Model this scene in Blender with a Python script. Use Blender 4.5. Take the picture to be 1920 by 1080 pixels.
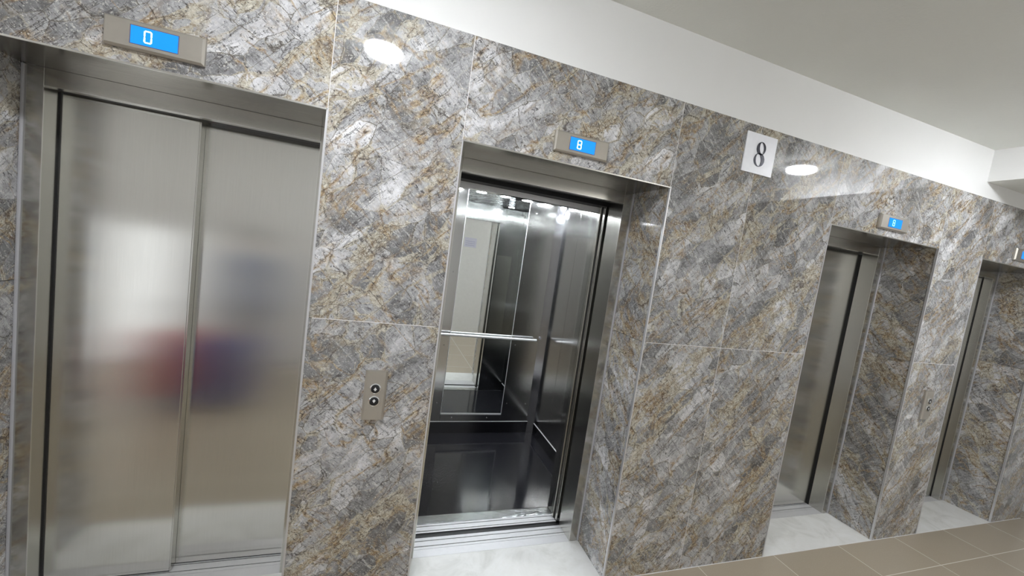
import bpy, bmesh, math, random
from mathutils import Matrix, Vector
random.seed(7)
S = bpy.context.scene
for o in list(bpy.data.objects): bpy.data.objects.remove(o)
COL = S.collection

# ------------------------------------------------------------ camera, world, exposure
cam_d = bpy.data.cameras.new('camera'); cam = bpy.data.objects.new('camera', cam_d); COL.objects.link(cam)
cam_d.sensor_width = 36.0; cam_d.lens = 738.426 / 1920 * 36; cam_d.clip_start = 0.01
PITCH, ROLL, YAW = -0.0855, 0.1401, 0.3242
fw = Vector((math.sin(YAW) * math.cos(PITCH), math.cos(YAW) * math.cos(PITCH), math.sin(PITCH)))
rt = Vector((math.cos(YAW), -math.sin(YAW), 0)); up = rt.cross(fw)
r2 = rt * math.cos(ROLL) + up * math.sin(ROLL); u2 = -rt * math.sin(ROLL) + up * math.cos(ROLL)
M = Matrix((r2, u2, -fw)).transposed().to_4x4(); M.translation = Vector((-0.0744, -1.777, 1.7864))
cam.matrix_world = M
S.camera = cam
w = bpy.data.worlds.new('world'); S.world = w; w.use_nodes = True
w.node_tree.nodes['Background'].inputs[0].default_value = (0.6, 0.65, 0.7, 1)
w.node_tree.nodes['Background'].inputs[1].default_value = 0.05
S.view_settings.view_transform = 'Standard'; S.view_settings.look = 'None'
S.view_settings.exposure = 0.98; S.view_settings.gamma = 1.0
S.view_settings.use_curve_mapping = False
LAMP_E = 105.0          # hall ceiling lamps
CAB_E = 110.0           # lights inside the open lift cab

# ------------------------------------------------------------ dimensions (metres)
OPEN = [(-1.449, -0.341), (0.201, 1.320), (2.556, 3.689), (4.239, 5.329)]   # lift openings along the wall
H = 2.25; D = 0.318; ZM = 2.690; ZC = 3.033; XB = 4.091; ZB = 2.803
XL, XE, XR = -6.0, 5.84, 6.08; YF = -2.80
FW = 0.064; HL = 2.180            # steel frame face width, lintel lower edge
JZ = 1.410                        # horizontal joint of the stone

# ------------------------------------------------------------ node helpers
def mat(name):
    m = bpy.data.materials.new(name); m.use_nodes = True
    nt = m.node_tree; b = nt.nodes['Principled BSDF']
    return m, nt, b
def N(nt, t, **kw):
    n = nt.nodes.new(t)
    for k, v in kw.items():
        if k.startswith('i_'): n.inputs[k[2:].replace('_', ' ')].default_value = v
        else: setattr(n, k, v)
    return n
def L(nt, a, b): nt.links.new(a, b)
def math_(nt, op, a, b=None, clamp=False):
    n = nt.nodes.new('ShaderNodeMath'); n.operation = op; n.use_clamp = clamp
    for i, v in enumerate((a, b)):
        if v is None: continue
        if isinstance(v, (int, float)): n.inputs[i].default_value = v
        else: L(nt, v, n.inputs[i])
    return n.outputs[0]
def ramp(nt, src, stops, interp='LINEAR'):
    n = nt.nodes.new('ShaderNodeValToRGB'); n.color_ramp.interpolation = interp
    e = n.color_ramp.elements
    while len(e) < len(stops): e.new(0.5)
    for k, (p, c) in enumerate(stops):
        e[k].position = p; e[k].color = (c, c, c, 1) if isinstance(c, (int, float)) else (*c, 1)
    L(nt, src, n.inputs[0]); return n.outputs[0]
def mix(nt, f, a, b, bt='MIX'):
    n = nt.nodes.new('ShaderNodeMix'); n.data_type = 'RGBA'; n.blend_type = bt
    for s, v in ((n.inputs[0], f), (n.inputs[6], a), (n.inputs[7], b)):
        if isinstance(v, (int, float)): s.default_value = v
        elif isinstance(v, tuple): s.default_value = (*v, 1)
        else: L(nt, v, s)
    return n.outputs[2]
def noise(nt, vec, scale, detail=4, rough=0.55, dist=0.0, col=False):
    n = N(nt, 'ShaderNodeTexNoise'); n.inputs['Scale'].default_value = scale
    n.inputs['Detail'].default_value = detail; n.inputs['Roughness'].default_value = rough
    n.inputs['Distortion'].default_value = dist
    if vec is not None: L(nt, vec, n.inputs['Vector'])
    return n.outputs['Color' if col else 'Fac']
def voro(nt, vec, scale, feat='F1', rnd=1.0):
    n = N(nt, 'ShaderNodeTexVoronoi', feature=feat); n.inputs['Scale'].default_value = scale
    n.inputs['Randomness'].default_value = rnd; L(nt, vec, n.inputs['Vector']); return n
def mapping(nt, vec, loc=(0, 0, 0), rot=(0, 0, 0), sc=(1, 1, 1)):
    n = N(nt, 'ShaderNodeMapping'); n.inputs[1].default_value = loc; n.inputs[2].default_value = rot
    n.inputs[3].default_value = sc; L(nt, vec, n.inputs[0]); return n.outputs[0]
def vadd(nt, a, b, s=1.0):
    m = nt.nodes.new('ShaderNodeVectorMath'); m.operation = 'SCALE'; L(nt, b, m.inputs[0]); m.inputs['Scale'].default_value = s
    n = nt.nodes.new('ShaderNodeVectorMath'); n.operation = 'ADD'; L(nt, a, n.inputs[0]); L(nt, m.outputs[0], n.inputs[1])
    return n.outputs[0]

# ------------------------------------------------------------ materials
def stone_material():
    """polished pale grey granite broken into angular blocks by ochre seams and fine black cracks"""
    m, nt, b = mat('polished_granite')
    uv = N(nt, 'ShaderNodeUVMap', uv_map='stone').outputs[0]
    def cent(v):
        n = nt.nodes.new('ShaderNodeVectorMath'); n.operation = 'SUBTRACT'; L(nt, v, n.inputs[0]); n.inputs[1].default_value = (0.5, 0.5, 0.5); return n.outputs[0]
    p = vadd(nt, vadd(nt, uv, cent(noise(nt, uv, 2.2, 3, 0.5, col=True)), 0.12), cent(noise(nt, uv, 18, 5, 0.72, col=True)), 0.022)
    q = mapping(nt, p, rot=(0, 0, math.radians(-46)))                     # x along the bedding, y across it
    qr = mapping(nt, vadd(nt, uv, cent(noise(nt, uv, 30, 4, 0.7, col=True)), 0.010), rot=(0, 0, math.radians(-46)))
    def line(src, w, soft=1.0, c=0.5):
        d = math_(nt, 'ABSOLUTE', math_(nt, 'SUBTRACT', src, c))
        return ramp(nt, math_(nt, 'DIVIDE', d, w), [(0.0, 1.0), (min(0.99, soft), 0.0)])
    def mask(scale, lo, hi, loc=(0, 0, 0), sc=(1, 1, 1), top=1.0, det=4, rough=0.6):
        return ramp(nt, noise(nt, mapping(nt, q, loc=loc, sc=sc), scale, det, rough), [(lo, 0.0), (hi, top)])
    def mul(a, b_): return math_(nt, 'MULTIPLY', a, b_)
    # ---- pale mass of the stone
    cloud = noise(nt, mapping(nt, q, sc=(0.7, 1.3, 1)), 8, 8, 0.72)
    c = ramp(nt, cloud, [(0.32, (0.13, 0.13, 0.138)), (0.43, (0.37, 0.375, 0.405)), (0.55, (0.55, 0.56, 0.61)), (0.70, (0.74, 0.75, 0.80))])
    blk = voro(nt, mapping(nt, q, sc=(0.75, 1.25, 1)), 9.0, 'F1', 0.8); bc = N(nt, 'ShaderNodeSeparateColor'); L(nt, blk.outputs['Color'], bc.inputs[0])
    c = mix(nt, 1.0, c, ramp(nt, bc.outputs[0], [(0.0, 0.40), (0.25, 0.72), (0.6, 1.0), (1.0, 1.28)]), 'MULTIPLY')
    c = mix(nt, mask(1.5, 0.50, 0.68, (3, 8, 0), top=0.62), c, (0.17, 0.168, 0.170))      # grey drifts
    big = voro(nt, mapping(nt, q, loc=(21, 4, 0), sc=(0.6, 1.1, 1)), 4.6, 'F1', 0.9); bg = N(nt, 'ShaderNodeSeparateColor'); L(nt, big.outputs['Color'], bg.inputs[0])
    c = mix(nt, 1.0, c, ramp(nt, bg.outputs[1], [(0.0, 0.62), (0.4, 0.92), (1.0, 1.12)]), 'MULTIPLY')
    # feathered lamination in the blocks
    fea = noise(nt, mapping(nt, qr, rot=(0, 0, math.radians(18)), sc=(6.5, 1.0, 1)), 9, 6, 0.72)
    c = mix(nt, ramp(nt, fea, [(0.54, 0.0), (0.64, 0.55)]), c, (0.70, 0.705, 0.735))
    c = mix(nt, ramp(nt, fea, [(0.37, 0.75), (0.45, 0.0)]), c, (0.15, 0.15, 0.158))
    # ---- warm granular seams
    e1 = voro(nt, mapping(nt, q, sc=(0.75, 1.25, 1)), 9.0, 'DISTANCE_TO_EDGE', 0.8).outputs['Distance']
    e2 = voro(nt, mapping(nt, q, loc=(3, 1, 0)), 21, 'DISTANCE_TO_EDGE').outputs['Distance']
    e3 = voro(nt, mapping(nt, q, loc=(7, 2, 0), sc=(0.75, 1.3, 1)), 58, 'DISTANCE_TO_EDGE').outputs['Distance']
    wz = mask(2.8, 0.485, 0.69, (1, 2, 0), (0.45, 2.0, 1))
    seam = math_(nt, 'SUBTRACT', math_(nt, 'ADD', mul(wz, 0.26), 0.018), math_(nt, 'MINIMUM', e1, math_(nt, 'ADD', e2, 0.06)))
    seam = ramp(nt, math_(nt, 'ADD', mul(seam, 14.0), 0.1), [(0.0, 0.0), (0.5, 0.88)])
    seam = mul(seam, mask(11, 0.34, 0.50, (9, 1, 0)))
    gr = noise(nt, p, 34, 6, 0.8)
    tan = ramp(nt, gr, [(0.30, (0.10, 0.07, 0.045)), (0.41, (0.33, 0.275, 0.20)), (0.52, (0.50, 0.47, 0.40)), (0.66, (0.70, 0.68, 0.61))])
    c = mix(nt, seam, c, tan)
    # ---- ochre stain, gathered on lines parallel with the bedding
    va = noise(nt, mapping(nt, q, loc=(4, 0, 0), sc=(0.45, 2.0, 1)), 3.6, 3, 0.55)
    vb = noise(nt, mapping(nt, q, loc=(9, 5, 0), sc=(1.9, 0.6, 1)), 3.8, 3, 0.55)
    brk = mask(3.0, 0.42, 0.54, (6, 6, 0))
    halo = mul(line(va, 0.042), brk)
    halo2 = mul(line(vb, 0.026), mask(4.0, 0.46, 0.57, (2, 6, 0)))
    och = ramp(nt, noise(nt, p, 55, 5, 0.75), [(0.36, (0.12, 0.062, 0.028)), (0.49, (0.35, 0.235, 0.12)), (0.63, (0.61, 0.50, 0.32))])
    stain = math_(nt, 'MAXIMUM', mul(math_(nt, 'MAXIMUM', halo, halo2), 0.95), mul(mask(5.0, 0.57, 0.70, (0, 3, 0)), ramp(nt, e2, [(0.0, 0.95), (0.10, 0.15)])))
    stain = mul(stain, ramp(nt, noise(nt, p, 24, 5, 0.75), [(0.36, 0.0), (0.54, 1.0)]))
    c = mix(nt, stain, c, och)
    # ---- thin dark cores and hairline cracks
    k = mul(line(va, 0.0075), mul(brk, ramp(nt, noise(nt, uv, 12, 3), [(0.40, 0.1), (0.5, 0.95)])))
    k = math_(nt, 'MAXIMUM', k, mul(line(vb, 0.006), mask(5.0, 0.44, 0.55, (2, 6, 0), top=0.85)))
    vc = noise(nt, mapping(nt, qr, loc=(14, 3, 0), sc=(0.55, 1.8, 1)), 9.0, 4, 0.6)
    k = math_(nt, 'MAXIMUM', k, mul(line(vc, 0.013), mask(6.0, 0.48, 0.58, (8, 8, 0), top=0.8)))
    k = math_(nt, 'MAXIMUM', k, mul(ramp(nt, e2, [(0.006, 0.9), (0.024, 0.0)]), mul(mask(8, 0.47, 0.56, (5, 0, 0)), math_(nt, 'ADD', 0.30, wz))))
    k = math_(nt, 'MAXIMUM', k, mul(ramp(nt, e3, [(0.02, 0.9), (0.075, 0.0)]), mul(mask(7, 0.47, 0.57, (4, 4, 0), (0.7, 1.3, 1)), math_(nt, 'ADD', 0.12, wz))))
    k = math_(nt, 'MAXIMUM', k, mul(ramp(nt, e1, [(0.004, 0.85), (0.016, 0.0)]), mask(6, 0.42, 0.52, (15, 0, 0))))
    vd = noise(nt, mapping(nt, qr, loc=(1, 13, 0), sc=(0.35, 2.6, 1)), 6.0, 4, 0.6)
    k = math_(nt, 'MAXIMUM', k, mul(line(vd, 0.016), mask(4.5, 0.47, 0.56, (3, 18, 0), top=0.9)))
    k = mul(k, ramp(nt, noise(nt, uv, 42, 4, 0.75), [(0.37, 0.2), (0.47, 1.0)]))
    c = mix(nt, k, c, mix(nt, wz, (0.05, 0.045, 0.045), (0.085, 0.05, 0.028)))
    # short dark dashes across the bedding, black flecks, bright crystals
    dash = noise(nt, mapping(nt, qr, rot=(0, 0, math.radians(14)), sc=(2.8, 1.0, 1)), 34, 4, 0.7, 0.6)
    c = mix(nt, mul(ramp(nt, dash, [(0.585, 0.0), (0.63, 0.85)]), mask(3.4, 0.36, 0.52, (11, 0, 0))), c, (0.045, 0.042, 0.046))
    c = mix(nt, ramp(nt, noise(nt, uv, 95, 4, 0.75), [(0.595, 0.0), (0.64, 0.9)]), c, (0.06, 0.055, 0.055))
    c = mix(nt, ramp(nt, noise(nt, p, 130, 3, 0.75), [(0.58, 0.0), (0.66, 0.6)]), c, (0.86, 0.85, 0.82))
    c = mix(nt, 1.0, c, (1.05, 1.03, 0.975), 'MULTIPLY')
    L(nt, c, b.inputs['Base Color'])
    b.inputs['Roughness'].default_value = 0.035; b.inputs['IOR'].default_value = 1.68
    return m

def painted(name, col, rough=0.6, bump=0.0, bscale=120, spec=0.3):
    m, nt, b = mat(name)
    tc = N(nt, 'ShaderNodeTexCoord').outputs['Object']
    n = noise(nt, tc, 2.0, 4)
    c = mix(nt, n, tuple(v * 0.965 for v in col), tuple(min(1, v * 1.03) for v in col))
    L(nt, c, b.inputs['Base Color']); b.inputs['Roughness'].default_value = rough
    b.inputs['Specular IOR Level'].default_value = spec
    if bump:
        bp = N(nt, 'ShaderNodeBump'); bp.inputs['Strength'].default_value = bump; bp.inputs['Distance'].default_value = 0.004
        L(nt, noise(nt, tc, bscale, 5, 0.6), bp.inputs['Height']); L(nt, bp.outputs[0], b.inputs['Normal'])
    return m

def steel(name, col, rough, aniso, smudge=0.12, grain=0.06, bump=0.0, gs=(260, 260, 6)):
    """brushed stainless steel, vertical grain"""
    m, nt, b = mat(name)
    tc = N(nt, 'ShaderNodeTexCoord').outputs['Object']
    g = noise(nt, mapping(nt, tc, sc=gs), 1.0, 3, 0.6)
    sm = noise(nt, mapping(nt, tc, sc=(1, 1, 0.55)), 3.5, 5, 0.6)
    c = mix(nt, g, tuple(v * (1 - grain) for v in col), tuple(v * (1 + grain) for v in col))
    L(nt, c, b.inputs['Base Color']); b.inputs['Metallic'].default_value = 1.0
    r = math_(nt, 'ADD', rough * (1 - smudge), math_(nt, 'MULTIPLY', sm, rough * smudge * 2))
    L(nt, r, b.inputs['Roughness'])
    if aniso:
        geo = N(nt, 'ShaderNodeNewGeometry')
        cr = N(nt, 'ShaderNodeVectorMath', operation='CROSS_PRODUCT'); L(nt, geo.outputs['True Normal'], cr.inputs[0]); cr.inputs[1].default_value = (0.02, 0.01, 1)
        L(nt, cr.outputs[0], b.inputs['Tangent']); b.inputs['Anisotropic'].default_value = aniso
    if bump:
        bp = N(nt, 'ShaderNodeBump'); bp.inputs['Strength'].default_value = bump; bp.inputs['Distance'].default_value = 0.01
        L(nt, noise(nt, tc, 2.2, 2, 0.5), bp.inputs['Height']); L(nt, bp.outputs[0], b.inputs['Normal'])
    return m

def plain(name, col, rough=0.5, metal=0.0, spec=0.5, emit=None, es=0.0):
    m, nt, b = mat(name)
    tc = N(nt, 'ShaderNodeTexCoord').outputs['Object']
    n = noise(nt, tc, 40, 3)
    L(nt, mix(nt, n, tuple(v * 0.95 for v in col), tuple(min(1.0, v * 1.05) for v in col)), b.inputs['Base Color'])
    b.inputs['Roughness'].default_value = rough; b.inputs['Metallic'].default_value = metal
    b.inputs['Specular IOR Level'].default_value = spec
    if emit: b.inputs['Emission Color'].default_value = (*emit, 1); b.inputs['Emission Strength'].default_value = es
    return m

def floor_material():
    m, nt, b = mat('beige_floor_tile')
    geo = N(nt, 'ShaderNodeTexCoord').outputs['Object']
    mp = mapping(nt, geo, loc=(-0.06, 0.283, 0))
    sx = N(nt, 'ShaderNodeSeparateXYZ'); L(nt, mp, sx.inputs[0])
    def joint(s):
        f = math_(nt, 'FRACT', math_(nt, 'DIVIDE', math_(nt, 'ADD', s, 65.0), 0.65))
        d = math_(nt, 'MINIMUM', f, math_(nt, 'SUBTRACT', 1.0, f))
        return math_(nt, 'LESS_THAN', d, 0.0036)
    j = math_(nt, 'MAXIMUM', joint(sx.outputs[0]), joint(sx.outputs[1]))
    fl = N(nt, 'ShaderNodeVectorMath', operation='SNAP'); L(nt, mp, fl.inputs[0]); fl.inputs[1].default_value = (0.65, 0.65, 10)
    wn = N(nt, 'ShaderNodeTexWhiteNoise'); L(nt, fl.outputs[0], wn.inputs[0])
    sp = noise(nt, geo, 150, 4, 0.7)
    cl = noise(nt, geo, 3.0, 5, 0.6)
    c = mix(nt, sp, (0.32, 0.265, 0.195), (0.48, 0.41, 0.32))
    c = mix(nt, math_(nt, 'MULTIPLY', cl, 0.5), c, (0.43, 0.385, 0.31))
    c = mix(nt, math_(nt, 'MULTIPLY', wn.outputs['Value'], 0.25), c, (0.50, 0.44, 0.35))
    c = mix(nt, j, c, (0.66, 0.62, 0.54))
    L(nt, c, b.inputs['Base Color'])
    L(nt, math_(nt, 'ADD', 0.22, math_(nt, 'MULTIPLY', j, 0.5)), b.inputs['Roughness'])
    b.inputs['Specular IOR Level'].default_value = 0.5
    return m

def white_marble_material():
    m, nt, b = mat('white_marble')
    tc = N(nt, 'ShaderNodeTexCoord').outputs['Object']
    n = noise(nt, tc, 4.5, 8, 0.65, 1.2); n2 = noise(nt, tc, 22, 6, 0.7)
    c = ramp(nt, n, [(0.30, (0.66, 0.66, 0.63)), (0.50, (0.80, 0.80, 0.78)), (0.7, (0.86, 0.865, 0.86))])
    c = mix(nt, ramp(nt, n2, [(0.66, 0.0), (0.76, 0.5)]), c, (0.42, 0.39, 0.34))
    L(nt, c, b.inputs['Base Color']); b.inputs['Roughness'].default_value = 0.3
    return m

def granite_floor_material():
    m, nt, b = mat('black_granite')
    tc = N(nt, 'ShaderNodeTexCoord').outputs['Object']
    n = noise(nt, tc, 170, 4, 0.7); s = noise(nt, tc, 5.0, 5, 0.6)
    c = ramp(nt, n, [(0.35, (0.006, 0.006, 0.008)), (0.6, (0.018, 0.018, 0.022)), (0.75, (0.07, 0.07, 0.08))])
    L(nt, c, b.inputs['Base Color'])
    # powdery dust patch and dull scuffs near the left end of the sill
    d = N(nt, 'ShaderNodeVectorMath', operation='DISTANCE'); L(nt, tc, d.inputs[0]); d.inputs[1].default_value = (-0.36, 0.62, 0.0)
    near = ramp(nt, d.outputs['Value'], [(0.05, 1.0), (0.24, 0.0)])
    pw = math_(nt, 'MULTIPLY', near, ramp(nt, noise(nt, tc, 110, 8, 0.9), [(0.54, 0.0), (0.66, 0.7)]))
    c2 = mix(nt, pw, c, (0.42, 0.42, 0.43)); L(nt, c2, b.inputs['Base Color'])
    L(nt, ramp(nt, s, [(0.3, 0.05), (0.7, 0.14)]), b.inputs['Roughness'])
    b.inputs['Specular IOR Level'].default_value = 0.6
    return m

def hammered_material():
    m, nt, b = mat('rippled_mirror_steel')
    tc = N(nt, 'ShaderNodeTexCoord').outputs['Object']
    b.inputs['Base Color'].default_value = (0.62, 0.64, 0.65, 1); b.inputs['Metallic'].default_value = 1; b.inputs['Roughness'].default_value = 0.06
    bp = N(nt, 'ShaderNodeBump'); bp.inputs['Strength'].default_value = 0.8; bp.inputs['Distance'].default_value = 0.02
    L(nt, noise(nt, mapping(nt, tc, sc=(1, 2.2, 1)), 7, 3, 0.5, 0.6), bp.inputs['Height']); L(nt, bp.outputs[0], b.inputs['Normal'])
    return m

STONE = stone_material()
GROUT = painted('pale_grout', (0.80, 0.79, 0.78), 0.8)
PAINT = painted('white_wall_paint', (0.86, 0.86, 0.85), 0.65, 0.06, 60)
CEILP = painted('grey_white_ceiling_stucco', (0.84, 0.85, 0.81), 0.8, 0.35, 70)
FLOORM = floor_material()
WMARB = white_marble_material()
STEEL = steel('brushed_steel_door', (0.66, 0.655, 0.62), 0.19, 0.78)
FRAME = steel('brushed_steel_frame', (0.58, 0.57, 0.535), 0.22, 0.55)
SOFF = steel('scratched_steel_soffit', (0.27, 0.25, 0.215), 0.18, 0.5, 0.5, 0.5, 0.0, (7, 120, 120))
EDGE = steel('bright_edge_steel', (0.78, 0.77, 0.74), 0.25, 0)
ALU = plain('aluminium_sill', (0.72, 0.72, 0.735), 0.42, 0.35)
CABST = steel('polished_cab_steel', (0.52, 0.52, 0.51), 0.15, 0.6, 0.2, 0.04)
CABDK = steel('dark_cab_steel', (0.20, 0.20, 0.21), 0.14, 0.3)
POST = steel('polished_corner_steel', (0.70, 0.70, 0.74), 0.12, 0.4)
SATIN = plain('satin_chrome', (0.88, 0.88, 0.90), 0.36, 0.55)
CHROME = plain('polished_chrome', (0.86, 0.87, 0.88), 0.06, 1.0)
FOIL = steel('scuffed_metal_strip', (0.55, 0.57, 0.57), 0.22, 0, 0.4, 0.1, 0.0)
HAMM = hammered_material()
MIRR = plain('mirror_glass', (0.86, 0.89, 0.87), 0.0, 1.0)
BLACK = plain('black_rubber_and_gap_shade', (0.008, 0.008, 0.009), 0.5)  # black parts, and the painted dark of gaps, slits and grooves
DARKG = plain('dark_groove', (0.012, 0.012, 0.014), 0.6)
TRIM = plain('satin_trim_strip', (0.72, 0.72, 0.74), 0.3, 0.6)
SILIC = plain('pale_silicone', (0.50, 0.50, 0.53), 0.5)
PANEL = plain('satin_champagne_metal', (0.52, 0.49, 0.44), 0.42, 0.85)
SCREEN = plain('blue_lcd', (0.0, 0.06, 0.2), 0.2, 0, 0.5, (0.005, 0.17, 0.80), 1.0)
DIGIT = plain('lit_digit', (0.9, 1.0, 1.0), 0.4, 0, 0.5, (0.75, 1.0, 1.0), 1.1)
DIGITD = plain('faint_lit_digit', (0.35, 0.7, 1.0), 0.4, 0, 0.5, (0.22, 0.62, 1.0), 0.95)
BUTTON = plain('black_button', (0.015, 0.015, 0.017), 0.15)
PAPERW = plain('white_sign_plate', (0.88, 0.89, 0.94), 0.35)
NUM = plain('dark_numeral', (0.03, 0.03, 0.045), 0.22, 0.3)
LENS = plain('lit_lamp_diffuser', (0.95, 0.95, 0.95), 0.4, 0, 0.5, (0.93, 0.96, 1.0), LAMP_E)
SPOT = plain('lit_cab_spot', (0.95, 0.95, 0.95), 0.4, 0, 0.5, (0.90, 0.95, 1.0), CAB_E)
SHADE = plain('fill_light_shade', (0.9, 0.9, 0.9), 0.4, 0, 0.5, (0.97, 0.98, 1.0), 15.0)
SHADE2 = plain('dim_fill_light_shade', (0.9, 0.9, 0.9), 0.4, 0, 0.5, (1.0, 0.97, 0.92), 8.0)
WINL = plain('daylit_glass', (0.8, 0.85, 0.9), 0.2, 0, 0.5, (0.93, 0.96, 1.0), 1.15)
COLLAR = plain('grey_collar', (0.25, 0.25, 0.26), 0.4)
WPLAST = plain('white_plastic', (0.78, 0.78, 0.78), 0.35)
GRANFL = granite_floor_material()

# ------------------------------------------------------------ mesh helpers
def box(bm, x0, x1, y0, y1, z0, z1, bev=0.0, segs=2):
    vs = [bm.verts.new(p) for p in [(x0, y0, z0), (x1, y0, z0), (x1, y1, z0), (x0, y1, z0), (x0, y0, z1), (x1, y0, z1), (x1, y1, z1), (x0, y1, z1)]]
    fs = [bm.faces.new([vs[i] for i in f]) for f in [(0, 3, 2, 1), (4, 5, 6, 7), (0, 1, 5, 4), (1, 2, 6, 5), (2, 3, 7, 6), (3, 0, 4, 7)]]
    if bev:
        es = list({e for f in fs for e in f.edges})
        bmesh.ops.bevel(bm, geom=es, offset=bev, segments=segs, affect='EDGES', profile=0.5)
def tube(bm, a, b, r, n=20, caps=True):
    a, b = Vector(a), Vector(b); d = (b - a).normalized()
    t = Vector((0, 0, 1)) if abs(d.z) < 0.9 else Vector((1, 0, 0)); u = d.cross(t).normalized(); v = d.cross(u)
    A = [bm.verts.new(a + (u * math.cos(k * 2 * math.pi / n) + v * math.sin(k * 2 * math.pi / n)) * r) for k in range(n)]
    B = [bm.verts.new(b + (u * math.cos(k * 2 * math.pi / n) + v * math.sin(k * 2 * math.pi / n)) * r) for k in range(n)]
    for k in range(n): bm.faces.new((A[k], A[(k + 1) % n], B[(k + 1) % n], B[k]))
    if caps: bm.faces.new(A[::-1]); bm.faces.new(B)
def lathe(bm, prof, axis='Z', n=48, c=(0, 0, 0)):
    """prof: list of (r, h). axis Z: h along z; axis Y: h along y"""
    rings = []
    for r, h in prof:
        ring = []
        for k in range(n):
            a = 2 * math.pi * k / n
            p = (r * math.cos(a), r * math.sin(a), h) if axis == 'Z' else (r * math.cos(a), h, r * math.sin(a))
            ring.append(bm.verts.new((p[0] + c[0], p[1] + c[1], p[2] + c[2])))
        rings.append(ring)
    for i in range(len(rings) - 1):
        for k in range(n): bm.faces.new((rings[i][k], rings[i][(k + 1) % n], rings[i + 1][(k + 1) % n], rings[i + 1][k]))
    bm.faces.new(rings[0][::-1]); bm.faces.new(rings[-1])
def poly_y(bm, pts, y0, y1):
    """extrude a polygon of (x, z) points between two y values"""
    A = [bm.verts.new((x, y0, z)) for x, z in pts]; B = [bm.verts.new((x, y1, z)) for x, z in pts]
    n = len(pts)
    bm.faces.new(A); bm.faces.new(B[::-1])
    for k in range(n): bm.faces.new((A[k], B[k], B[(k + 1) % n], A[(k + 1) % n]))
def obj(name, bm, m, parent=None, smooth=False):
    bmesh.ops.recalc_face_normals(bm, faces=bm.faces)
    me = bpy.data.meshes.new(name); bm.to_mesh(me); bm.free()
    if smooth:
        for p in me.polygons: p.use_smooth = True
        try: me.set_sharp_from_angle(angle=math.radians(35))
        except Exception: pass
    me.materials.append(m)
    o = bpy.data.objects.new(name, me); COL.objects.link(o)
    if parent is not None: o.parent = parent
    return o
def bx(name, m, parent, *a, **k):
    bm = bmesh.new(); box(bm, *a, **k); return obj(name, bm, m, parent)
def thing(name, label, cat, loc=(0, 0, 0), group=None):
    o = bpy.data.objects.new(name, None); o.empty_display_size = 0.1; COL.objects.link(o); o.location = loc
    o['label'] = label; o['category'] = cat
    if group: o['group'] = group
    return o
def tag(o, label, cat, group=None):
    o['label'] = label; o['category'] = cat
    if group: o['group'] = group
    return o
def struct(o): o['kind'] = 'structure'; return o

# ------------------------------------------------------------ the setting
# granite wall: slabs with hairline joints over pale grout; one mesh per pier and per lintel
G = 0.0013
def slab(x0, x1, y0, y1, z0, z1, ax='Y', off=None):
    off = off or (random.uniform(0, 40), random.uniform(0, 40))
    nf = len(bm.faces); box(bm, x0, x1, y0, y1, z0, z1); bm.faces.ensure_lookup_table()
    for f in bm.faces[nf:]:
        for lp in f.loops:
            c = lp.vert.co
            lp[uvl].uv = ((c.x if ax == 'Y' else c.y) + off[0] + (c.y if ax == 'Y' else c.x) * 0.7, c.z + off[1])
def front(x0, x1, z0, z1): slab(x0 + G, x1 - G, 0.0, 0.016, z0 + G, z1 - G)
def reveal(xe, s):
    a, b_ = (xe - 0.016, xe) if s < 0 else (xe, xe + 0.016)
    slab(a, b_, 0.017, D - 0.004, G, JZ - G, 'X'); slab(a, b_, 0.017, D - 0.004, JZ + G, H - G, 'X')
piers = [[XL, -3.6, -3.1, -2.4, OPEN[0][0]], [OPEN[0][1], OPEN[1][0]], [OPEN[1][1], 1.862, OPEN[2][0]], [OPEN[2][1], OPEN[3][0]], [OPEN[3][1], XE]]
for n_p, xs in enumerate(piers):
    bm = bmesh.new(); uvl = bm.loops.layers.uv.new('stone')
    for x0, x1 in zip(xs[:-1], xs[1:]): front(x0, x1, 0.0, JZ); front(x0, x1, JZ, ZM)
    if n_p > 0: reveal(xs[0], 1)                          # granite returns either side of each opening
    if n_p < 4: reveal(xs[-1], -1)
    else:
        slab(XE - 0.018, XE - 0.001, 0.017, 0.9, G, JZ, 'X'); slab(XE - 0.018, XE - 0.001, 0.017, 0.9, JZ, ZM, 'X')
    struct(obj('wall_back', bm, STONE))
for x0, x1 in OPEN:
    bm = bmesh.new(); uvl = bm.loops.layers.uv.new('stone'); front(x0, x1, H, ZM); struct(obj('wall_back', bm, STONE))
# grout bed and masonry behind the slabs
bm = bmesh.new()
segs = [(XL, OPEN[0][0])] + [(OPEN[i][1], OPEN[i + 1][0]) for i in range(3)] + [(OPEN[3][1], XE - 0.02)]
for x0, x1 in segs: box(bm, x0 + 0.0163, x1 - 0.0163, 0.0004, D + 0.10, -0.02, H + 0.017)
for x0, x1 in OPEN: box(bm, x0 - 0.017, x1 + 0.017, 0.0004, 0.10, H + 0.004, ZM - 0.001)
for x0, x1 in segs: box(bm, x0 + 0.017, x1 - 0.017, 0.0004, 0.10, H + 0.017, ZM - 0.001)
struct(obj('trim_1', bm, GROUT))
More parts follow.
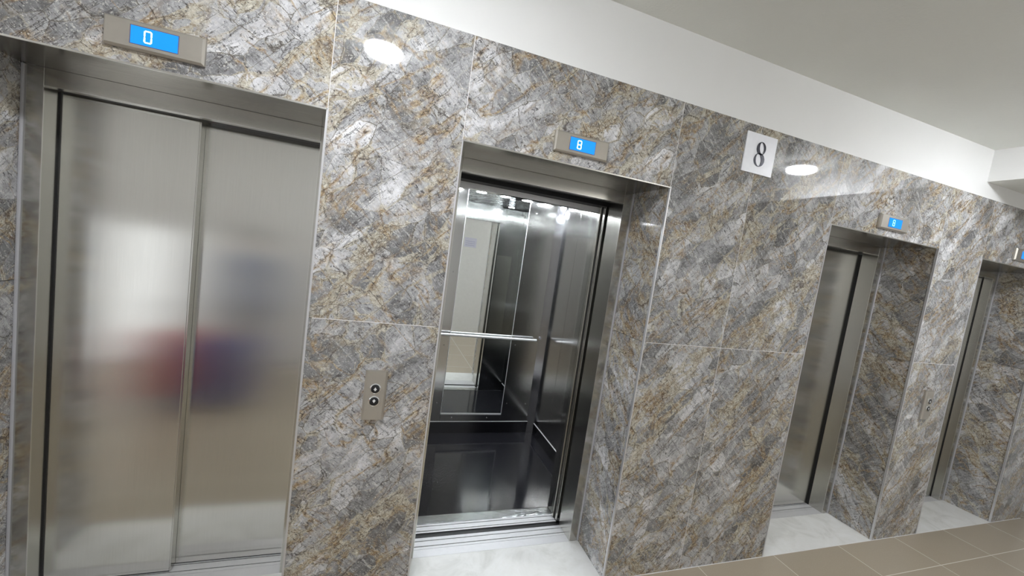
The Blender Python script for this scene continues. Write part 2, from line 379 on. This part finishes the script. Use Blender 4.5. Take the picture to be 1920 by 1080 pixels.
# painted wall above the stone, ceiling, dropped ceiling, floor, other walls
struct(bx('wall_back_upper', PAINT, None, XL, XR, 0.006, 0.12, ZM, ZC))
struct(bx('ceiling', CEILP, None, XL - 0.1, XR + 0.1, YF - 0.1, 0.12, ZC, ZC + 0.1))
struct(bx('ceiling_dropped', CEILP, None, XB, XR, YF, 0.006, ZB + 0.001, ZC))
struct(bx('trim_2', PAINT, None, XB - 0.004, XB, YF, 0.006, ZB, ZC))              # painted face of the drop
struct(bx('floor', FLOORM, None, XL, XR, YF, -0.0045, -0.1, 0.0))
struct(bx('wall_right', PAINT, None, XR, XR + 0.1, YF, 1.2, 0, ZC))
struct(bx('wall_left', PAINT, None, XL - 0.1, XL, YF, 0.1, 0, ZC))
struct(bx('wall_front', PAINT, None, XL, XR, YF - 0.1, YF, 0, ZC))
struct(bx('wall_recess', PAINT, None, XE, XR, 1.2, 1.3, 0, ZC))
struct(bx('floor_recess', FLOORM, None, XE, XR, 0.0, 1.2, -0.1, -0.001))
struct(bx('ceiling_recess', CEILP, None, XE, XR, 0.1, 1.2, ZM, ZM + 0.1))
struct(bx('trim_3', GROUT, None, XL, XE, -0.0045, -0.0005, -0.02, 0.0008))         # pale joint along the foot of the wall

# slim trims framing each opening
def frame_trim(idx, x0, x1):
    bm = bmesh.new(); t = 0.009
    box(bm, x0 - 0.002, x0 + 0.004, -0.003, 0.010, 0, H + 0.003)
    box(bm, x1 - 0.004, x1 + 0.004, -0.003, 0.010, 0, H + 0.003)
    struct(obj('trim_%d' % idx, bm, TRIM))
for i, (x0, x1) in enumerate(OPEN): frame_trim(4 + i, x0, x1)

# ------------------------------------------------------------ lift entrances
ENT = ['brushed steel lift entrance at far left with closed doors, under the display reading 0',
       'steel lift entrance standing open onto the mirrored cab, under the lit display reading 8',
       'closed steel lift entrance right of the white numeral sign, seen at a slant',
       'closed steel lift entrance at far right, cut by the picture edge']
def entrance(i):
    x0, x1 = OPEN[i]; cx = (x0 + x1) / 2; hw = (x1 - x0) / 2; o = -D
    is_open = (i == 1)
    t = thing('elevator_entrance', ENT[i], 'elevator', (cx, D, 0), 'lift entrances along the granite wall')
    # local y: 0 at frame face, positive into the shaft
    depth = 0.157 if is_open else 0.085
    for s in (-1, 1):
        bm = bmesh.new()
        xa, xb = sorted((s * (hw - 0.001), s * (hw - FW)))
        box(bm, xa, xb, 0.0, depth if (is_open or s < 0) else (0.060 if i == 3 else 0.112), 0.001, H - 0.002, 0.0012)
        j = obj('jamb', bm, FRAME, t)
        bm = bmesh.new()                                # polished arris of the jamb
        xa, xb = sorted((s * (hw - FW + 0.0016), s * (hw - FW - 0.0006)))
        box(bm, xa, xb, -0.0012, 0.003, 0.001, HL); obj('jamb_edge', bm, EDGE, j)
        bm = bmesh.new()
        xa, xb = sorted((s * (hw - 0.0002), s * (hw - 0.009)))
        box(bm, xa, xb, -0.008, 0.001, 0.001, H - 0.004, 0.002); obj('sealant_bead', bm, SILIC, t)
    bm = bmesh.new(); box(bm, -hw + FW, hw - FW, 0.0, 0.042, HL, H - 0.002, 0.0012)
    l = obj('lintel', bm, FRAME, t)
    bx('lintel_edge', EDGE, l, -hw + FW, hw - FW, -0.001, 0.003, HL - 0.0008, HL + 0.0012)
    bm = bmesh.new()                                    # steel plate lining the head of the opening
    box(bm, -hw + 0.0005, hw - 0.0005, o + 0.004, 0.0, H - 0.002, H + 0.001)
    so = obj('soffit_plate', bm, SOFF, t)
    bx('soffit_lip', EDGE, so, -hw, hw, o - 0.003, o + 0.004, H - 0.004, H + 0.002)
    # sill with two running grooves
    bm = bmesh.new(); a, b_ = -hw + FW - 0.012, hw - FW + 0.012
    for y0, y1, zt in ((0.0, 0.058, 0.001), (0.0595, 0.078, 0.001), (0.0835, 0.121, 0.001), (0.1265, 0.150, 0.001)):
        box(bm, a, b_, y0, y1, -0.0025, zt, 0.0005, 1)
    sl = obj('sill', bm, ALU, t); bx('gap_shade_fill', BLACK, sl, a, b_, 0.1502, 0.180, -0.05, -0.006)  # black fill paints the dark of the gap behind the sill
    bm = bmesh.new(); box(bm, a, b_, 0.0, 0.150, -0.034, -0.0028); obj('groove_shade_bed', bm, BLACK, sl)  # black bed paints the shade down in the grooves
    if not is_open:
        for k, (xa, xb, ya) in enumerate(((-hw + FW - 0.02, -0.012, 0.082), (-0.03, hw - FW + 0.02, 0.130))):
            if i == 3: ya = (0.022, 0.0665)[k]
            bm = bmesh.new(); box(bm, xa, xb, ya, ya + 0.034, 0.007, HL + 0.03, 0.002)
            d = obj('door_panel', bm, STEEL, t)
            if k == 0:
                bx('edge_strip', FRAME, d, xb - 0.0005, xb + 0.006, ya + 0.002, ya + 0.046, 0.007, HL + 0.02)
            bx('kick_shadow_gap', BLACK, d, xa, xb, ya + 0.004, ya + 0.03, 0.0012, 0.0068)
        bx('slit_shade_strip', BLACK, t, -hw + FW - 0.004, -hw + FW + 0.0055, 0.076, 0.0815, 0.002, HL)  # black strips paint the dark slits between door leaf and jamb
        y_ = 0.0605 if i == 3 else 0.1125
        bx('slit_shade_strip', BLACK, t, hw - FW - 0.0005, hw - FW + 0.006, y_, y_ + (0.0055 if i == 3 else 0.0215), 0.002, HL)
        bx('head_gap', BLACK, t, -hw + FW, hw - FW, 0.043, 0.16, HL + 0.006, HL + 0.02)
    else:
        # head of the opening: black block paints the dark gap round the door track
        bx('head_cover', FRAME, t, -hw + FW, hw - FW, 0.043, 0.052, HL + 0.003, H + 0.05)
        bx('head_shade_block', BLACK, t, -hw + FW, hw - FW, 0.053, 0.152, HL + 0.012, H + 0.06)
        for k in range(2):                              # the two leaves slid into the pocket on the right
            ya = 0.082 + 0.045 * k
    return t
ents = [entrance(i) for i in range(4)]

THR = ['white marble threshold slab below the closed far-left lift', 'white marble threshold slab in front of the open lift cab',
       'white marble threshold slab at the slanting closed lift right of the numeral sign', 'white marble threshold slab at the far-right lift']
for i, (x0, x1) in enumerate(OPEN):
    bm = bmesh.new(); box(bm, x0 + 0.001, x1 - 0.001, 0.0, D - 0.001, -0.03, 0.0015, 0.0008)
    t = obj('threshold_slab', bm, WMARB); t.location = (0, 0, 0)
    tag(t, THR[i], 'threshold', 'white marble thresholds')

# ------------------------------------------------------------ the open cab
CX, CY = 0.90, 0.499
CW = 0.655; CB = 1.82 - CY; CH = 2.33
cab = thing('elevator_cab', 'open lift cab with dark polished steel walls, tall mirror and black granite floor', 'elevator cab', (CX, CY, 0))
fl0 = 0.166                                               # where the granite floor starts
bx('cab_floor', GRANFL, cab, -CW, CW, fl0, CB, -0.05, 0.0)
bm = bmesh.new(); a, b_ = -0.63, 0.35
for y0, y1 in ((0.010, 0.023), (0.0285, 0.064), (0.0695, 0.085)): box(bm, a, b_, y0, y1, -0.003, 0.0005, 0.0005, 1)
cs = obj('cab_sill', bm, ALU, cab); bx('gap_shade_fill', BLACK, cs, a, b_, 0.0003, 0.0095, -0.05, -0.006)  # black fill stands for the darkness between cab and landing sills
bx('groove_shade_bed', BLACK, cs, a, b_, 0.010, 0.085, -0.048, -0.0034)  # black under the bars stands for shade in the cab sill grooves
# crumpled metal strip between sill and granite
bm = bmesh.new(); nx, ny = 90, 10; V = []
for j in range(ny + 1):
    row = []
    for i in range(nx + 1):
        x = a + (b_ - a) * i / nx; y = 0.086 + (fl0 - 0.086) * j / ny
        amp = 0.0035 * math.exp(-((x - 0.18) / 0.16) ** 2) + 0.0012
        z = 0.001 + amp * (0.5 + 0.5 * math.sin(x * 61 + math.sin(y * 90) * 2) * math.sin(y * 75 + x * 23 + 1))
        if j in (0, ny): z = 0.0008
        row.append(bm.verts.new((x, y, z)))
    V.append(row)
for j in range(ny):
    for i in range(nx): bm.faces.new((V[j][i], V[j][i + 1], V[j + 1][i + 1], V[j + 1][i]))
obj('floor_strip', bm, FOIL, cab, True)
bx('subfloor', BLACK, cab, -CW, CW, 0.0, CB, -0.08, -0.052)
# back wall in three upright panels, side walls
bw = bmesh.new()
for xa, xb in ((-CW, -0.302), (-0.300, 0.300), (0.302, CW - 0.065)): box(bw, xa, xb, CB, CB + 0.03, 0.115, CH + 0.02, 0.001)
back = obj('back_wall', bw, CABST, cab)
bm = bmesh.new()
poly = [(CW - 0.065, CB), (CW, CB - 0.05), (CW + 0.03, CB), (CW + 0.03, CB + 0.03), (CW - 0.065, CB + 0.03)]
A = [bm.verts.new((x, y, 0.0)) for x, y in poly]; B = [bm.verts.new((x, y, CH)) for x, y in poly]
bm.faces.new(A[::-1]); bm.faces.new(B)
for k in range(5): bm.faces.new((A[k], A[(k + 1) % 5], B[(k + 1) % 5], B[k]))
obj('corner_post', bm, POST, cab)
for s in (-1, 1):
    bm = bmesh.new(); xa, xb = sorted((s * CW, s * (CW + 0.03)))
    y1 = 0.166
    for k in range(3):
        ya = y1 + (CB - y1) * k / 3; yb = y1 + (CB - y1) * (k + 1) / 3
        box(bm, xa, xb, ya + 0.0015, yb - 0.0015, 0.115, CH + 0.02, 0.001)
    obj('side_wall', bm, CABST, cab)
    xa, xb = sorted((s * (CW - 0.004), s * (CW + 0.03)))
    k = bx('skirting', CABDK, cab, xa, xb, 0.166, CB, 0.0, 0.112)
    xa, xb = sorted((s * (CW - 0.006), s * CW))
    bx('skirting_cap', SATIN, k, xa, xb, 0.20, CB - 0.05, 0.1125, 0.116)
k = bx('skirting', CABDK, cab, -CW, CW, CB - 0.004, CB + 0.03, 0.0, 0.112)
bx('skirting_cap', SATIN, k, -CW, CW - 0.01, CB - 0.007, CB, 0.1125, 0.1165)
# mirror on the back wall
mi = bx('mirror', MIRR, cab, -0.300, 0.298, CB - 0.006, CB - 0.0005, 0.200, CH)
bx('mirror_bottom_rail', SATIN, mi, -0.300, 0.298, CB - 0.012, CB - 0.0055, 0.187, 0.200)
bx('mirror_edge', SATIN, mi, 0.2985, 0.3025, CB - 0.009, CB - 0.0005, 0.187, CH)
bx('mirror_edge', SATIN, mi, -0.3045, -0.3005, CB - 0.009, CB - 0.0005, 0.187, CH)
bm = bmesh.new()
for x, z in ((-0.35, 0.30), (-0.35, 0.86), (-0.35, 1.55), (-0.35, 2.2), (0.35, 0.30), (0.35, 0.90), (0.35, 1.52), (-0.19, 0.155), (0.16, 0.155), (0.55, 0.30), (0.38, 2.2)):
    lathe(bm, [(0.0055, 0.0), (0.0055, -0.002), (0.003, -0.0038)], 'Y', 14, (x, CB - 0.0003, z))
obj('screw', bm, CHROME, back, True)['kind'] = 'stuff'
# handrail on brackets
bm = bmesh.new(); tube(bm, (-0.60, CB - 0.055, 0.975), (0.545, CB - 0.055, 0.975), 0.0125)
hr = obj('handrail', bm, SATIN, cab, True)
for x in (-0.42, 0.42):
    bm = bmesh.new(); tube(bm, (x, CB - 0.05, 0.972), (x, CB - 0.001, 0.955), 0.007)
    obj('bracket', bm, CHROME, hr, True)
# front returns and transom
bm = bmesh.new(); box(bm, 0.352, CW, 0.098, 0.166, 0.0, CH, 0.002); fr = obj('front_return', bm, CABST, cab)
bx('front_return', CABST, cab, -CW, -0.632, 0.098, 0.166, 0.0, CH)
bm = bmesh.new()
box(bm, 0.368, 0.56, 0.166, 0.172, 0.75, 1.75, 0.002)
cp = obj('control_panel', bm, FRAME, fr)
tr = bx('transom', CABST, cab, -0.632, 0.352, 0.098, 0.166, 2.142, CH)
bx('transom_edge', ALU, tr, -0.632, 0.352, 0.086, 0.0975, 2.140, 2.171)
# two leaves of the sliding cab door parked behind the right-hand return
for k in range(2):
    bx('cab_door_panel', FRAME, cab, 0.350 - 0.012 * k, 0.72, 0.006 + 0.040 * k, 0.032 + 0.040 * k, 0.004, 2.19, bev=0.002)
bx('cab_door_edge', DARKG, cab, 0.352, 0.74, 0.033, 0.045, 0.004, 2.19)
bx('cab_header', BLACK, cab, -0.66, 0.9, 0.004, 0.084, 2.172, 2.35)  # its black also paints the dark gap over the cab door
# rippled polished ceiling with spots
bm = bmesh.new(); box(bm, -CW, CW, 0.10, CB, CH, CH + 0.03); ce = obj('cab_ceiling', bm, HAMM, cab)
for x, y in ((-0.38, 0.45), (0.38, 0.45), (-0.40, 1.18), (-0.16, 1.20), (0.08, 1.20), (0.30, 1.20), (0.52, 1.16)):
    bm = bmesh.new(); k_ = 1.0 if y < 1 else 1.45
    lathe(bm, [(0.046 * k_, 0), (0.046 * k_, -0.006), (0.034 * k_, -0.010)], 'Z', 28, (x, y, CH))
    sp = obj('spotlight', bm, CHROME, ce, True)
    bm = bmesh.new(); lathe(bm, [(0.033 * k_, -0.004), (0.033 * k_, -0.0115)], 'Z', 28, (x, y, CH)); obj('spotlight_lens', bm, SPOT, sp)


# ------------------------------------------------------------ floor displays above the doors
SEG = {'a': (0, 1), 'g': (0, 0), 'd': (0, -1)}
def seg_digit(which, hh=0.0185, ww=0.0095, t=0.0042, y=0.0):
    """segment digit centred on 0,0"""
    bm = bmesh.new()
    def hseg(z): poly_y(bm, [(-ww, z), (-ww + t / 2, z + t / 2), (ww - t / 2, z + t / 2), (ww, z), (ww - t / 2, z - t / 2), (-ww + t / 2, z - t / 2)], y, y + 0.0008)
    def vseg(x, z0, z1): poly_y(bm, [(x, z0), (x - t / 2, z0 + t / 2), (x - t / 2, z1 - t / 2), (x, z1), (x + t / 2, z1 - t / 2), (x + t / 2, z0 + t / 2)], y, y + 0.0008)
    hseg(hh); hseg(-hh)
    if which == 8: hseg(0)
    for x in (-ww, ww):
        vseg(x, -hh, 0.0); vseg(x, 0.0, hh)
    return bm
IND = ['satin metal floor display with blue screen reading 0 above the closed far-left lift',
       'satin metal floor display with blue screen reading 8 above the open lift',
       'satin metal floor display with washed-out blue screen right of the numeral sign',
       'satin metal floor display cut by the right picture edge, only its left end in view']
for i, (x0, x1) in enumerate(OPEN):
    cx = (x0 + x1) / 2 + (0.004, 0.008, 0.0, -0.008)[i]
    t = thing('floor_display', IND[i], 'display', (cx, 0, 2.342), 'floor displays over the lifts')
    bm = bmesh.new()
    # chamfered housing
    w0, w1, h0, h1 = 0.1425, 0.136, 0.0475, 0.041
    A = [bm.verts.new((x, -0.001, z)) for x, z in ((-w0, -h0), (w0, -h0), (w0, h0), (-w0, h0))]
    A2 = [bm.verts.new((x, -0.013, z)) for x, z in ((-w0, -h0), (w0, -h0), (w0, h0), (-w0, h0))]
    B = [bm.verts.new((x, -0.021, z)) for x, z in ((-w1, -h1), (w1, -h1), (w1, h1), (-w1, h1))]
    for P, Q in ((A, A2), (A2, B)):
        for k in range(4): bm.faces.new((P[k], P[(k + 1) % 4], Q[(k + 1) % 4], Q[k]))
    bm.faces.new(A); bm.faces.new(B)
    obj('housing', bm, PANEL, t)
    bx('screen_bezel', plain('bezel', (0.12, 0.13, 0.2), 0.3), t, -0.069, 0.069, -0.0216, -0.0205, -0.031, 0.031)
    sc = bx('screen', SCREEN, t, -0.066, 0.066, -0.0222, -0.0212, -0.0285, 0.0285)
    d = obj('digit', seg_digit(0 if i == 0 else 8), DIGITD if i >= 2 else DIGIT, sc)
    d.location = (-0.018, -0.0232, 0.0)

# ------------------------------------------------------------ call panels
def call_panel(cx, label):
    t = thing('call_panel', label, 'button panel', (cx, 0, 0), 'call panels between the lifts')
    z0, z1 = 0.978, 1.199
    bm = bmesh.new()
    A = [(-0.047, -0.001), (-0.047, -0.012), (-0.038, -0.020), (0.038, -0.020), (0.047, -0.012), (0.047, -0.001)]
    P = [bm.verts.new((x, y, z0)) for x, y in A]; Q = [bm.verts.new((x, y, z1)) for x, y in A]
    bm.faces.new(P[::-1]); bm.faces.new(Q)
    for k in range(6): bm.faces.new((P[k], P[(k + 1) % 6], Q[(k + 1) % 6], Q[k]))
    obj('face_plate', bm, PANEL, t)
    for z, d in ((1.121, 1), (1.064, -1)):
        bm = bmesh.new(); lathe(bm, [(0.0235, -0.019), (0.0235, -0.0225), (0.0195, -0.0245), (0.0185, -0.021)], 'Y', 32, (0, 0, z))
        b = obj('button', bm, CHROME, t, True)
        bm = bmesh.new(); lathe(bm, [(0.0178, -0.021), (0.0178, -0.0242), (0.0165, -0.0250)], 'Y', 32, (0, 0, z)); obj('button_cap', bm, BUTTON, b, True)
        bm = bmesh.new(); s = 0.0072; poly_y(bm, [(-s, z - d * s * 0.6), (s, z - d * s * 0.6), (0, z + d * s)], -0.0256, -0.0248)
        box(bm, -0.003, 0.003, -0.0256, -0.0248, min(z - d * 0.009, z - d * 0.004), max(z - d * 0.009, z - d * 0.004))
        obj('arrow', bm, WPLAST, b)
    return t
call_panel(-0.0445, 'slim metal call panel with two round buttons left of the open lift')
call_panel(3.962, 'slim metal call panel on the far pillar between the two right-hand lifts')

# ------------------------------------------------------------ floor number sign
t = thing('floor_sign', 'white square plate with dark numeral 8 high on the granite wall', 'sign', (1.874, 0, 2.536))
bx('plate', PAPERW, t, -0.113, 0.113, -0.006, -0.0005, -0.109, 0.109, bev=0.001)
bm = bmesh.new()
def ring(cx, cz, ro_x, ro_z, ri_x, ri_z, ox, oz, tilt, n=56):
    O1, I1, O2, I2 = [], [], [], []
    for k in range(n):
        a = 2 * math.pi * k / n; ca, sa = math.cos(a), math.sin(a)
        xi, zi = ri_x * ca, ri_z * sa; xi, zi = xi * math.cos(tilt) - zi * math.sin(tilt), xi * math.sin(tilt) + zi * math.cos(tilt)
        O = (cx + ro_x * ca, cz + ro_z * sa); I = (cx + ox + xi, cz + oz + zi)
        for lst, p, y in ((O1, O, -0.0085), (I1, I, -0.0085), (O2, O, -0.006), (I2, I, -0.006)): lst.append(bm.verts.new((p[0], y, p[1])))
    for k in range(n):
        j = (k + 1) % n
        bm.faces.new((O1[k], O1[j], I1[j], I1[k])); bm.faces.new((O1[k], O2[k], O2[j], O1[j])); bm.faces.new((I1[k], I1[j], I2[j], I2[k]))
ring(0.0015, 0.0325, 0.0335, 0.0355, 0.0165, 0.0318, 0.0040, 0.0010, 0.26)
ring(-0.0005, -0.0305, 0.0385, 0.0375, 0.0195, 0.0335, -0.0052, -0.0012, 0.26)
obj('numeral', bm, NUM, t)

# ------------------------------------------------------------ ceiling lamps
for x, lab in ((-4.08, 'added round ceiling lamp for fill light, unseen far to the left of the lifts'), (-0.21, 'round ceiling lamp glinting in the granite between the left pair of lifts'),  # the leftmost lamp is an added fill light outside the view
               (3.66, 'round ceiling lamp glinting in the granite beside the numeral sign')):
    t = thing('ceiling_lamp', lab, 'lamp', (x, -1.12, ZC), 'round surface lamps on the hall ceiling')
    bm = bmesh.new(); lathe(bm, [(0.138, -0.0005), (0.142, -0.004), (0.142, -0.016), (0.136, -0.022), (0.126, -0.022)], 'Z', 56); obj('base_ring', bm, WPLAST, t, True)
    bm = bmesh.new(); lathe(bm, [(0.122, -0.021), (0.122, -0.040)], 'Z', 56); obj('collar', bm, COLLAR, t, True)
    bm = bmesh.new(); lathe(bm, [(0.115, -0.0395), (0.115, -0.064), (0.106, -0.072), (0.08, -0.074)], 'Z', 56); obj('diffuser', bm, LENS, t, True)

# ------------------------------------------------------------ things behind the camera that the steel mirrors
n_ = bx('notice', plain('notice_paper', (0.74, 0.74, 0.86), 0.6), None, 1.50, 1.76, YF, YF + 0.003, 1.80, 2.00)
for z_ in (1.84, 1.88, 1.92): bx('ruled_line', plain('faint_blue_ink', (0.42, 0.44, 0.66), 0.6), n_, 1.53, 1.73, YF + 0.003, YF + 0.0036, z_, z_ + 0.008)
tag(n_, 'pale paper notice on the far white wall, seen in the cab mirror', 'notice')
def suitcase(x, y, col, word):
    t = thing('suitcase', '%s upright suitcase on the hall floor, a blurred patch in the far-left steel doors' % word, 'suitcase', (x, y, 0), 'suitcases on the hall floor')
    m = plain(word.replace(' ', '_') + '_shell', col, 0.4)
    bm = bmesh.new(); box(bm, -0.20, 0.20, -0.12, 0.12, 0.05, 0.66, 0.05, 4); obj('shell', bm, m, t, True)
    bm = bmesh.new()
    for s in (-1, 1): tube(bm, (s * 0.08, 0.09, 0.64), (s * 0.08, 0.09, 0.92), 0.008)
    tube(bm, (-0.09, 0.09, 0.925), (0.09, 0.09, 0.925), 0.013); obj('handle', bm, BLACK, t, True)
    for sx in (-1, 1):
        for sy in (-1, 1):
            bm = bmesh.new(); tube(bm, (sx * 0.15 - 0.012, sy * 0.08, 0.026), (sx * 0.15 + 0.012, sy * 0.08, 0.026), 0.026); obj('wheel', bm, BLACK, t, True)
suitcase(-1.84, -1.75, (0.62, 0.05, 0.04), 'red')
suitcase(-1.34, -1.45, (0.02, 0.05, 0.30), 'dark blue')
# added fill lights, unseen on the opposite wall, to lift the hall brightness
for x, lab in ((-4.7, 'added frosted fill light on the opposite wall, unseen behind the camera and to the left'), (2.9, 'added frosted fill light on the opposite wall, unseen behind the camera and to the right')):
    t = thing('fill_wall_light', lab, 'lamp', (x, YF, 2.45), 'added fill lights on the opposite wall')
    bx('back_plate', CHROME, t, -0.06, 0.06, 0.0005, 0.02, -0.14, 0.14, bev=0.003)
    bm = bmesh.new(); lathe(bm, [(0.03, -0.17), (0.075, -0.16), (0.085, -0.13), (0.085, 0.13), (0.075, 0.16), (0.03, 0.17)], 'Z', 40, (0, 0.10, 0)); obj('frosted_shade', bm, SHADE if x < 0 else SHADE2, t, True)
# tall lit window low in the opposite wall
w_ = bx('window_1', WINL, None, -2.70, -2.36, YF, YF + 0.006, 0.05, 1.53); struct(w_)
bm = bmesh.new()
for a in ((-2.74, -2.70, 0.01, 1.57), (-2.36, -2.32, 0.01, 1.57), (-2.70, -2.36, 0.01, 0.05), (-2.70, -2.36, 1.53, 1.57)): box(bm, a[0], a[1], YF, YF + 0.03, a[2], a[3], 0.003)
obj('window_frame', bm, WPLAST, w_)

# person in navy seen only as a blur in the steel
def person(px, py, lab):
    t = thing('person', lab, 'person', (px, py, 0))
    J = {'pel': (0, 0, 0.93, 0.135), 'ab': (0, 0.01, 1.08, 0.125), 'ch': (0, 0.0, 1.28, 0.15), 'nk': (0, -0.01, 1.44, 0.055), 'hd': (0, 0.01, 1.53, 0.075), 'hd2': (0, 0.01, 1.61, 0.09),
         'shL': (-0.17, 0, 1.37, 0.062), 'elL': (-0.23, 0.02, 1.10, 0.045), 'wrL': (-0.20, 0.14, 0.93, 0.032), 'haL': (-0.18, 0.20, 0.88, 0.028),
         'shR': (0.17, 0, 1.37, 0.062), 'elR': (0.23, 0.0, 1.10, 0.045), 'wrR': (0.24, 0.06, 0.86, 0.032), 'haR': (0.24, 0.08, 0.78, 0.028),
         'hpL': (-0.10, 0, 0.88, 0.10), 'knL': (-0.11, 0.02, 0.49, 0.062), 'anL': (-0.12, -0.01, 0.09, 0.042), 'toL': (-0.14, 0.13, 0.035, 0.035),
         'hpR': (0.10, 0, 0.88, 0.10), 'knR': (0.11, 0.03, 0.49, 0.062), 'anR': (0.12, 0.0, 0.09, 0.042), 'toR': (0.15, 0.14, 0.035, 0.035)}
    E_ = ['pel ab', 'ab ch', 'ch nk', 'nk hd', 'hd hd2', 'ch shL', 'shL elL', 'elL wrL', 'wrL haL', 'ch shR', 'shR elR', 'elR wrR', 'wrR haR', 'pel hpL', 'hpL knL', 'knL anL', 'anL toL', 'pel hpR', 'hpR knR', 'knR anR', 'anR toR']
    ks = list(J); me = bpy.data.meshes.new('body')
    me.from_pydata([J[k][:3] for k in ks], [tuple(ks.index(v) for v in e.split()) for e in E_], [])
    o = bpy.data.objects.new('body', me); COL.objects.link(o); o.parent = t
    md = o.modifiers.new('skin', 'SKIN'); o.modifiers.new('sub', 'SUBSURF').levels = 2; o.modifiers['sub'].render_levels = 2
    for k, v in zip(ks, me.skin_vertices[0].data): v.radius = (J[k][3], J[k][3] * (0.72 if k in ('pel', 'ab', 'ch') else 1)); v.use_root = (k == 'pel')
    m, nt, b = mat('person_cloth')
    z = N(nt, 'ShaderNodeSeparateXYZ'); L(nt, N(nt, 'ShaderNodeTexCoord').outputs['Object'], z.inputs[0])
    c = ramp(nt, math_(nt, 'DIVIDE', z.outputs[2], 2.0), [(0.0, (0.02, 0.02, 0.02)), (0.045, (0.03, 0.05, 0.14)), (0.44, (0.03, 0.05, 0.14)), (0.47, (0.05, 0.09, 0.24)), (0.71, (0.05, 0.09, 0.24)), (0.715, (0.45, 0.30, 0.22))], 'CONSTANT')
    L(nt, c, b.inputs['Base Color']); b.inputs['Roughness'].default_value = 0.8; me.materials.append(m)
    bm = bmesh.new(); bmesh.ops.create_icosphere(bm, subdivisions=3, radius=0.105)
    for v in bm.verts:
        v.co.z = v.co.z * 0.95; v.co.y -= 0.02
        if v.co.y > 0.045: v.co.y = 0.045
        v.co += Vector((0, 0, 1.615))
    obj('hair', bm, plain('dark_hair', (0.02, 0.015, 0.012), 0.6), t, True)
person(-1.32, -1.95, 'person in navy clothes standing, a dark blur in the far-left steel doors')
